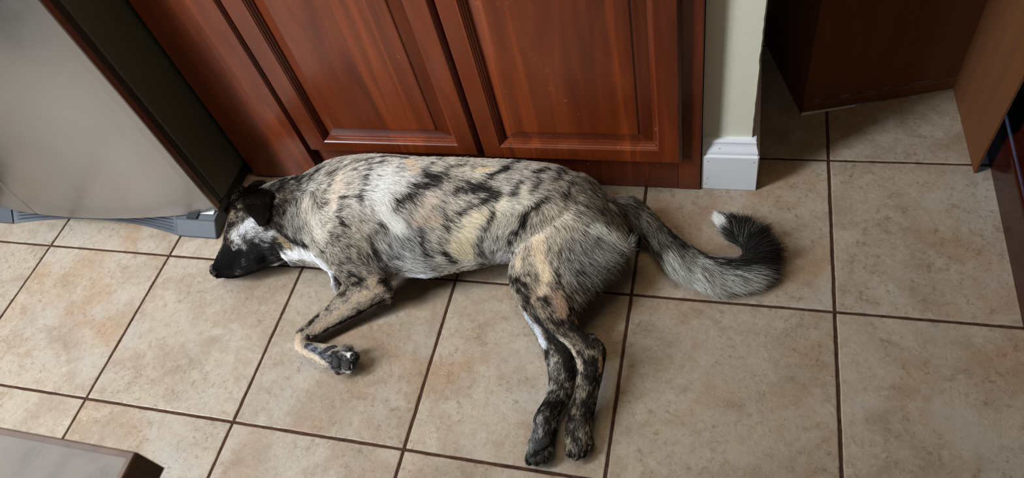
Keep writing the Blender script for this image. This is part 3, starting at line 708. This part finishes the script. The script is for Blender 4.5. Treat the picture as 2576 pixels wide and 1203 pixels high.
# flow of the fur: (place, towards, length cm, lift)
FLOW=[
 (570,560,562,600,.8,.15),(600,600,585,640,.7,.12),(640,590,690,600,1.0,.15),(580,640,560,660,.35,.1),(550,670,540,685,.25,.08),(610,665,640,670,.4,.1),(640,655,680,650,.8,.15),
 (600,520,610,480,1.0,.2),(680,600,720,620,1.6,.2),(700,650,740,650,2.0,.22),(690,665,740,650,1.6,.2),
 (720,480,760,500,2.6,.3),(730,540,735,590,2.8,.3),(700,560,720,600,2.2,.25),(765,520,772,570,2.8,.3),(770,590,790,630,2.4,.28),(790,650,830,700,2.2,.28),(835,690,842,720,1.2,.18),
 (780,450,830,440,2.6,.28),(850,420,920,400,2.4,.22),(900,400,980,390,2.3,.2),(850,500,910,500,2.4,.22),(820,580,870,590,2.2,.22),(870,620,910,655,1.9,.18),(850,670,900,690,1.6,.16),(910,560,950,600,2.2,.2),
 (960,450,1030,465,2.6,.2),(1000,400,1070,402,2.4,.18),(1000,520,1050,560,2.7,.2),(960,600,990,660,2.7,.2),(1000,660,1040,690,2.8,.2),(940,640,970,700,2.2,.2),
 (1080,440,1140,465,2.6,.2),(1080,540,1130,570,2.6,.2),(1080,640,1130,670,2.7,.2),(1150,400,1220,405,2.4,.18),(1180,470,1240,490,2.6,.2),(1160,560,1220,575,2.4,.2),(1150,640,1175,670,2.4,.2),
 (1200,620,1215,670,2.2,.2),(1240,600,1230,650,2.0,.22),(1265,630,1255,665,1.6,.2),(1290,570,1262,610,1.8,.2),(1260,430,1320,435,2.4,.18),(1280,500,1340,505,2.4,.2),(1320,540,1300,575,2.0,.18),
 (1340,440,1400,450,2.4,.2),(1340,480,1400,490,2.3,.2),(1420,430,1480,460,2.6,.22),(1420,500,1470,540,2.5,.22),(1480,470,1530,510,2.8,.25),(1480,540,1520,580,3.2,.28),
 (1370,560,1395,600,2.2,.2),(1340,600,1360,650,2.0,.18),(1300,620,1300,665,1.3,.15),(1290,690,1310,740,1.3,.15),(1340,690,1375,735,1.6,.16),(1400,620,1420,670,2.4,.22),(1410,700,1440,750,2.4,.25),
 (1460,600,1500,650,3.6,.3),(1500,640,1560,660,4.8,.26),(1550,630,1605,630,4.8,.26),(1560,590,1600,610,3.8,.26),(1470,680,1520,710,4.4,.26),(1450,720,1490,750,3.6,.26),(1540,560,1560,590,3.0,.3),
 (1330,760,1365,800,1.2,.14),(1390,770,1425,815,1.5,.16),(1440,790,1470,830,1.6,.2),(1420,850,1455,895,.9,.14),(1490,860,1520,890,.9,.14),(1510,900,1508,940,.8,.14),(1480,940,1475,990,.9,.14),(1460,1020,1455,1060,.9,.16),(1455,1090,1450,1130,1.0,.2),
 (1320,800,1350,840,.8,.12),(1370,890,1385,940,.8,.12),(1410,950,1400,1000,.8,.12),(1390,1010,1370,1050,.8,.14),(1365,1080,1355,1120,1.0,.2),(1350,1130,1345,1160,.9,.2),
 (960,720,900,752,.9,.1),(900,750,850,785,.8,.1),(840,785,790,820,.7,.1),(780,820,748,850,.6,.1),(748,865,765,895,.6,.12),(790,890,830,912,.7,.15),(850,900,885,915,1.1,.3),(868,900,892,905,1.1,.3),(850,930,872,944,.9,.25),(930,700,960,725,1.3,.14),(980,725,998,742,1.3,.18),
 (1560,520,1600,545,3.2,.3),(1600,550,1640,595,3.6,.3),(1600,520,1650,545,2.4,.2),(1640,600,1665,650,4.6,.32),(1670,590,1720,625,2.4,.2),(1690,640,1725,700,5.6,.34),(1740,640,1800,662,2.4,.2),(1750,680,1800,730,6.2,.34),
 (1810,665,1850,668,2.4,.2),(1820,690,1890,720,6.6,.34),(1870,670,1940,675,6.6,.34),(1890,640,1955,625,6.2,.36),(1885,610,1930,575,5.8,.36),(1870,585,1885,545,5.2,.34),(1850,570,1835,540,4.4,.3),(1840,580,1812,548,3.4,.2),(1825,560,1800,532,3.2,.12),(1808,548,1795,527,2.6,.1),(1822,545,1800,530,2.6,.1),
]
_fp=np.array([on(f[0],f[1]) for f in FLOW])
def _fd(f,p):
    z=p[2]/S; a=at(f[0],f[1],z); b=at(f[2],f[3],z); d=b-a; return d/np.linalg.norm(d)
_fdir=np.array([_fd(f,p) for f,p in zip(FLOW,_fp)]); _fl=np.array([f[4]*.01 for f in FLOW]); _fu=np.array([f[5] for f in FLOW])
def flow(P):
    D=np.zeros((len(P),3)); L=np.zeros(len(P)); U=np.zeros(len(P))
    for s in range(0,len(P),20000):
        q=P[s:s+20000]; d2=((q[:,None,:]-_fp[None])**2).sum(2); w=1/(d2+.00012)**2; w/=w.sum(1,keepdims=True)
        D[s:s+20000]=w@_fdir; L[s:s+20000]=w@_fl; U[s:s+20000]=w@_fu
    return D,L,U
def unit(a): return a/(np.linalg.norm(a,axis=1,keepdims=True)+1e-9)
# skin colour follows the coat
_dk_v,_cl_v=coat(VCO)
_skin=(_cl_v*(1-_dk_v[:,None])+DKC*_dk_v[:,None]*(1-.6*(_dk_v[:,None]>.97)))*.7
_ca=_me.color_attributes.new('coat','FLOAT_COLOR','POINT'); _ca.data.foreach_set('color',np.c_[_skin,np.ones(NV)].astype(np.float32).ravel())
def attr_mat(name,attr,rough,spec=.2):
    t=NT(name); a=t.n('ShaderNodeAttribute'); a.attribute_name=attr
    return t.set(base=a.outputs['Color'],rough=rough,spec=spec)
_me.materials.append(attr_mat('dog_skin','coat',.8,.04))
M_fur=attr_mat('dog_fur','tint',.6,.1)
def grow(name,N,keep=None,seed=1,parent=DOG):
    g=np.random.default_rng(seed)
    A,B,C=VCO[TRI[:,0]],VCO[TRI[:,1]],VCO[TRI[:,2]]
    ar=np.linalg.norm(np.cross(B-A,C-A),axis=1)/2; cen=(A+B+C)/3
    fn=unit(np.cross(B-A,C-A))
    ar=ar*(fn[:,2]>-.55)*(cen[:,2]>.006)
    _,Lc,_=flow(cen); ar=ar*np.clip(.016/Lc,.5,3.2)
    t=g.choice(len(TRI),N,p=ar/ar.sum()); u=g.random((N,2)); fl=u.sum(1)>1; u[fl]=1-u[fl]
    W=np.c_[1-u.sum(1),u]; tri=TRI[t]
    P=(VCO[tri]*W[:,:,None]).sum(1); Nn=unit((VNO[tri]*W[:,:,None]).sum(1))
    D,L,U=flow(P); dark,col=coat(P)
    D=D+ .34*np.c_[vnoise(P*38,11)-.5,vnoise(P*38,12)-.5,vnoise(P*38,13)-.5]+.30*np.c_[vnoise(P*120,21)-.5,vnoise(P*120,22)-.5,vnoise(P*120,23)-.5]+g.normal(0,.07,(N,3))
    Tn=unit(D-(D*Nn).sum(1)[:,None]*Nn)
    L=np.maximum(L,.0062)*g.uniform(.65,1.15,N); U=np.maximum(U*.8,.17)*g.uniform(.6,1.4,N)
    # colour of every hair
    Q=P+Tn*(-.5*L)[:,None]
    along=np.einsum('ij,ij->i',P,Tn); across=P-along[:,None]*Tn*.82
    r=.34*g.random(N)+.36*np.clip((vnoise(across*260,31)-.5)*1.7+.5,0,1)+.30*np.clip((vnoise(across*620,32)-.5)*1.6+.5,0,1)
    isd=1/(1+np.exp(-(dark-r)*20)); isd=np.clip(isd+g.normal(0,.05,N),0,1)
    br=g.uniform(.80,1.12,N)[:,None]
    c=col*np.minimum(1.5,.95/col.max(1))[:,None]*br*(1-isd[:,None])+DKC*(g.uniform(.5,1.4,N)*(1-.6*(dark>.97)))[:,None]*isd[:,None]
    K=5; pts=np.zeros((N,K,3)); bend=g.normal(0,.06,(N,3))
    for k in range(K):
        s=k/(K-1)
        pts[:,k]=P-Nn*.0002+L[:,None]*(Tn*s+Nn*(U*(s-.55*s*s))[:,None]*1.4+bend*s*s+np.array((0,0,-.10))*(s*s*(L/.05)[:,None]))
    pts[:,:,2]=np.maximum(pts[:,:,2],.0015+.002*g.random((N,1))); pts[:,:,1]=np.minimum(pts[:,:,1],.689*S)
    hc=bpy.data.hair_curves.new(name); hc.add_curves([K]*N)
    hc.attributes['position'].data.foreach_set('vector',pts.astype(np.float32).ravel())
    ra=hc.attributes.get('radius') or hc.attributes.new('radius','FLOAT','POINT')
    base=np.clip(.00013+.0035*L,.00016,.00026)*g.uniform(.8,1.2,N)
    ra.data.foreach_set('value',(base[:,None]*np.array([1,1,.9,.65,.18])[None]).astype(np.float32).ravel())
    ta=hc.attributes.new('tint','FLOAT_COLOR','CURVE'); ta.data.foreach_set('color',np.c_[np.clip(c,0,1),np.ones(N)].astype(np.float32).ravel())
    hc.materials.append(M_fur); o=bpy.data.objects.new(name,hc); COL.objects.link(o); o.parent=parent
    return o
FUR=grow('fur',460000)

# ------------------------------------------------------------------ ears, eye, nose, pads and claws
M_pad=plain('paw_pad_skin',lin(31,30,31),.7,bump=.5,bscale=700)
M_nose=plain('nose_leather',lin(30,31,33),.38,bump=.4,bscale=900)
M_eye=plain('wet_eye',lin(16,14,13),.3,spec=.4)
M_lid=plain('eyelid_skin',lin(20,19,19),.6,spec=.2)
M_claw=plain('claw_horn',lin(52,46,42),.35)
M_ear=plain('ear_skin',lin(38,28,22),.75,spec=.1,bump=.5,bscale=350,var=.25)
M_earin=plain('inner_ear_skin',lin(30,24,22),.6)
def frame_on(u,v,ang):
    """skin point, its normal and a tangent that runs at the given photo angle"""
    p=on(u,v); h=BV.find_nearest(Vector(p)); n=np.array(h[1]); n/=np.linalg.norm(n)
    if n@(CAM*S-p)<0: n=-n
    z=p[2]/S; a=at(u+20*math.cos(ang),v+20*math.sin(ang),z)-at(u,v,z); a=a-(a@n)*n; a/=np.linalg.norm(a)
    return p,n,a,np.cross(n,a)
def blob(name,u,v,ru,rv,ang,h,mat,parent=DOG,sink=.35,bendy=0.0,pw=2.0,label=None):
    """flattened cushion lying on the skin; ru, rv half sizes and h height in mm"""
    p,n,a,b=frame_on(u,v,ang); rings=[]
    for i in range(1,12):
        ph=math.pi*i/12; r=math.sin(ph)**(2/pw); z=math.cos(ph)
        ring=[]
        for t in TH:
            x=ru*r*math.cos(t); y=rv*r*math.sin(t)+bendy*(x/ru)**2*rv
            q=p+(a*x+b*y+n*(h*(z*1.0+1-2*sink)))*.001
            q[2]=max(q[2],.002); ring.append(q)
        rings.append(ring)
    mb=MB(); mb.loops(rings[::-1],cap0=True,cap1=True)
    o=mesh_obj(name,mb.v,mb.f,mat,parent,True,scale=1.0)
    if label: o['label']=label
    return o
R_=math.radians
# front paw underside
blob('carpal_pad',773,848,6.5,5,R_(70),3,M_pad); blob('dewclaw',786,846,6.5,4.5,R_(20),5,M_claw,sink=.2)
blob('paw_pad',828,878,18,8.5,R_(-27),3.6,M_pad,sink=.5,bendy=-.25,label='black main pad of the bent front paw')
for (u,v,a_,b_,an) in ((846,912,9,12.5,75),(871,918,10.5,13,80),(874,880,7.5,6,20),(889,903,7,13,70)): blob('toe_pad',u,v,a_,b_,R_(an-90),3.6,M_pad,sink=.5)
for (u,v,an) in ((849,937,45),(879,943,35),(895,922,75)): blob('claw',u,v,7,2.6,R_(an),4,M_claw,sink=.1)
# under hind paw shows its pads, the other hind paw its claws
blob('paw_pad',1364,1117,17,9,R_(-35),3.6,M_pad,bendy=-.3)
blob('toe_pad',1349,1050,12,5,R_(-50),3.4,M_pad); 
for (u,v,a_,b_,an) in ((1341,1158,9,6,-10),(1361,1154,10,8,-12),(1379,1142,7,8,-30)): blob('toe_pad',u,v,a_,b_,R_(an),3.6,M_pad)
for (u,v,an) in ((1326,1156,110),(1345,1164,95),(1366,1162,80)): blob('claw',u,v,4.5,2.2,R_(an),3,M_claw,sink=.1)
for (u,v,an) in ((1427,1140,105),(1444,1146,95),(1464,1142,80),(1480,1126,70)): blob('claw',u,v,4.5,2.2,R_(an),3,M_claw,sink=.1)
# nose and eye
NOSE=blob('nose',536,681,9,14,R_(-28),10,M_nose,sink=.78,pw=2.4,label='black leathery nose')
blob('nostril',541,684,5.5,1.6,R_(62),3.2,M_slot,parent=NOSE,sink=-.9,bendy=.8)
EYE=blob('eye',614,660,8.5,3.6,R_(-32),3.2,M_eye,sink=.6,label='dark half closed eye')
blob('eyelid',613.5,655,12,5.2,R_(-35),3.6,M_lid,sink=.6,bendy=-.35); blob('eyelid',616,666,10.5,2.8,R_(-28),2.8,M_lid,sink=.45,bendy=.35)
# ears
def ear(st,name,lab):
    st=[(*x[:4],on((x[0]+x[2])/2,(x[1]+x[3])/2)[2]/S+dz,x[5]) for x,dz in zip(st,(.012,.024,.03,.03,.028,.024,.016))]
    rings=loft(st,sub=4,cap=(.5,.6),pw=2.0); mb=MB(); mb.loops(rings,cap0=True,cap1=True)
    o=mb.obj(name,M_ear,DOG,smooth=True); o['label']=lab; return o,rings
EAR,er=ear([(630,470,670,462,.350,.026),(616,481,681,470,.365,.030),(611,498,685,488,.37,.028),(613,517,681,512,.365,.022),(624,535,677,530,.352,.018),(637,549,673,549,.335,.015),(649,563,667,563,.315,.010)],'ear','dark brown folded ear lying over the cheek')
EAR2,er2=ear([(592,480,616,474,.33,.03),(586,494,606,490,.33,.028),(583,508,600,510,.315,.022),(584,522,594,524,.30,.012)],'ear','edge of the other dark ear')
mb=MB(); rings=[]
for k in range(13):
    a=math.pi*(1.05+1.1*k/12); c=at(659+13*math.cos(a),490+17*math.sin(a),er[10][:,2].max()+.002)
    rings.append([c+np.array((.009*math.cos(t),.009*math.sin(t)*.5,.010*math.sin(t)))*math.sin(math.pi*(k+.6)/13.2) for t in TH])
mb.loops(rings,cap0=True,cap1=True); mb.obj('ear_fold',M_earin,EAR,smooth=True)
def short_fur(o,N,toward,L,dark,light,share,seed):
    """velvet hair on an ear"""
    g=np.random.default_rng(seed); me=o.data; me.calc_loop_triangles()
    V=np.array([v.co[:] for v in me.vertices]); T_=np.array([t.vertices[:] for t in me.loop_triangles])
    A,B,C=V[T_[:,0]],V[T_[:,1]],V[T_[:,2]]; fn=np.cross(B-A,C-A); ar=np.linalg.norm(fn,axis=1)/2; fn=unit(fn)
    ar=ar*(fn[:,2]>-.3); t=g.choice(len(T_),N,p=ar/ar.sum()); u=g.random((N,2)); fl=u.sum(1)>1; u[fl]=1-u[fl]
    W=np.c_[1-u.sum(1),u]; P=(V[T_[t]]*W[:,:,None]).sum(1); n=fn[t]
    D=np.array(toward)[None]+.5*np.c_[vnoise(P*90,1)-.5,vnoise(P*90,2)-.5,vnoise(P*90,3)-.5]+g.normal(0,.15,(N,3))
    Tn=unit(D-(D*n).sum(1)[:,None]*n); l=L*g.uniform(.6,1.2,N); K=4; pts=np.zeros((N,K,3))
    for k in range(K):
        s=k/(K-1); pts[:,k]=P+l[:,None]*(Tn*s+n*(.25*s))
    hc=bpy.data.hair_curves.new('fur'); hc.add_curves([K]*N); hc.attributes['position'].data.foreach_set('vector',pts.astype(np.float32).ravel())
    ra=hc.attributes.get('radius') or hc.attributes.new('radius','FLOAT','POINT')
    ra.data.foreach_set('value',np.tile(np.array([.0002,.0002,.00015,.00004],np.float32),N))
    f=(g.random(N)*.5+.5*vnoise(P*120,5)<share)[:,None]; c=np.where(f,np.array(light),np.array(dark))*g.uniform(.6,1.3,N)[:,None]
    ta=hc.attributes.new('tint','FLOAT_COLOR','CURVE'); ta.data.foreach_set('color',np.c_[c,np.ones(N)].astype(np.float32).ravel())
    hc.materials.append(M_fur); q=bpy.data.objects.new('fur',hc); COL.objects.link(q); q.parent=o
_d=at(658,560,.33)-at(645,470,.37); _d/=np.linalg.norm(_d)
short_fur(EAR,14000,_d,.009,lin(26,20,17),lin(72,54,38),.22,3); short_fur(EAR2,4000,_d,.008,lin(24,20,18),lin(110,96,80),.25,4)
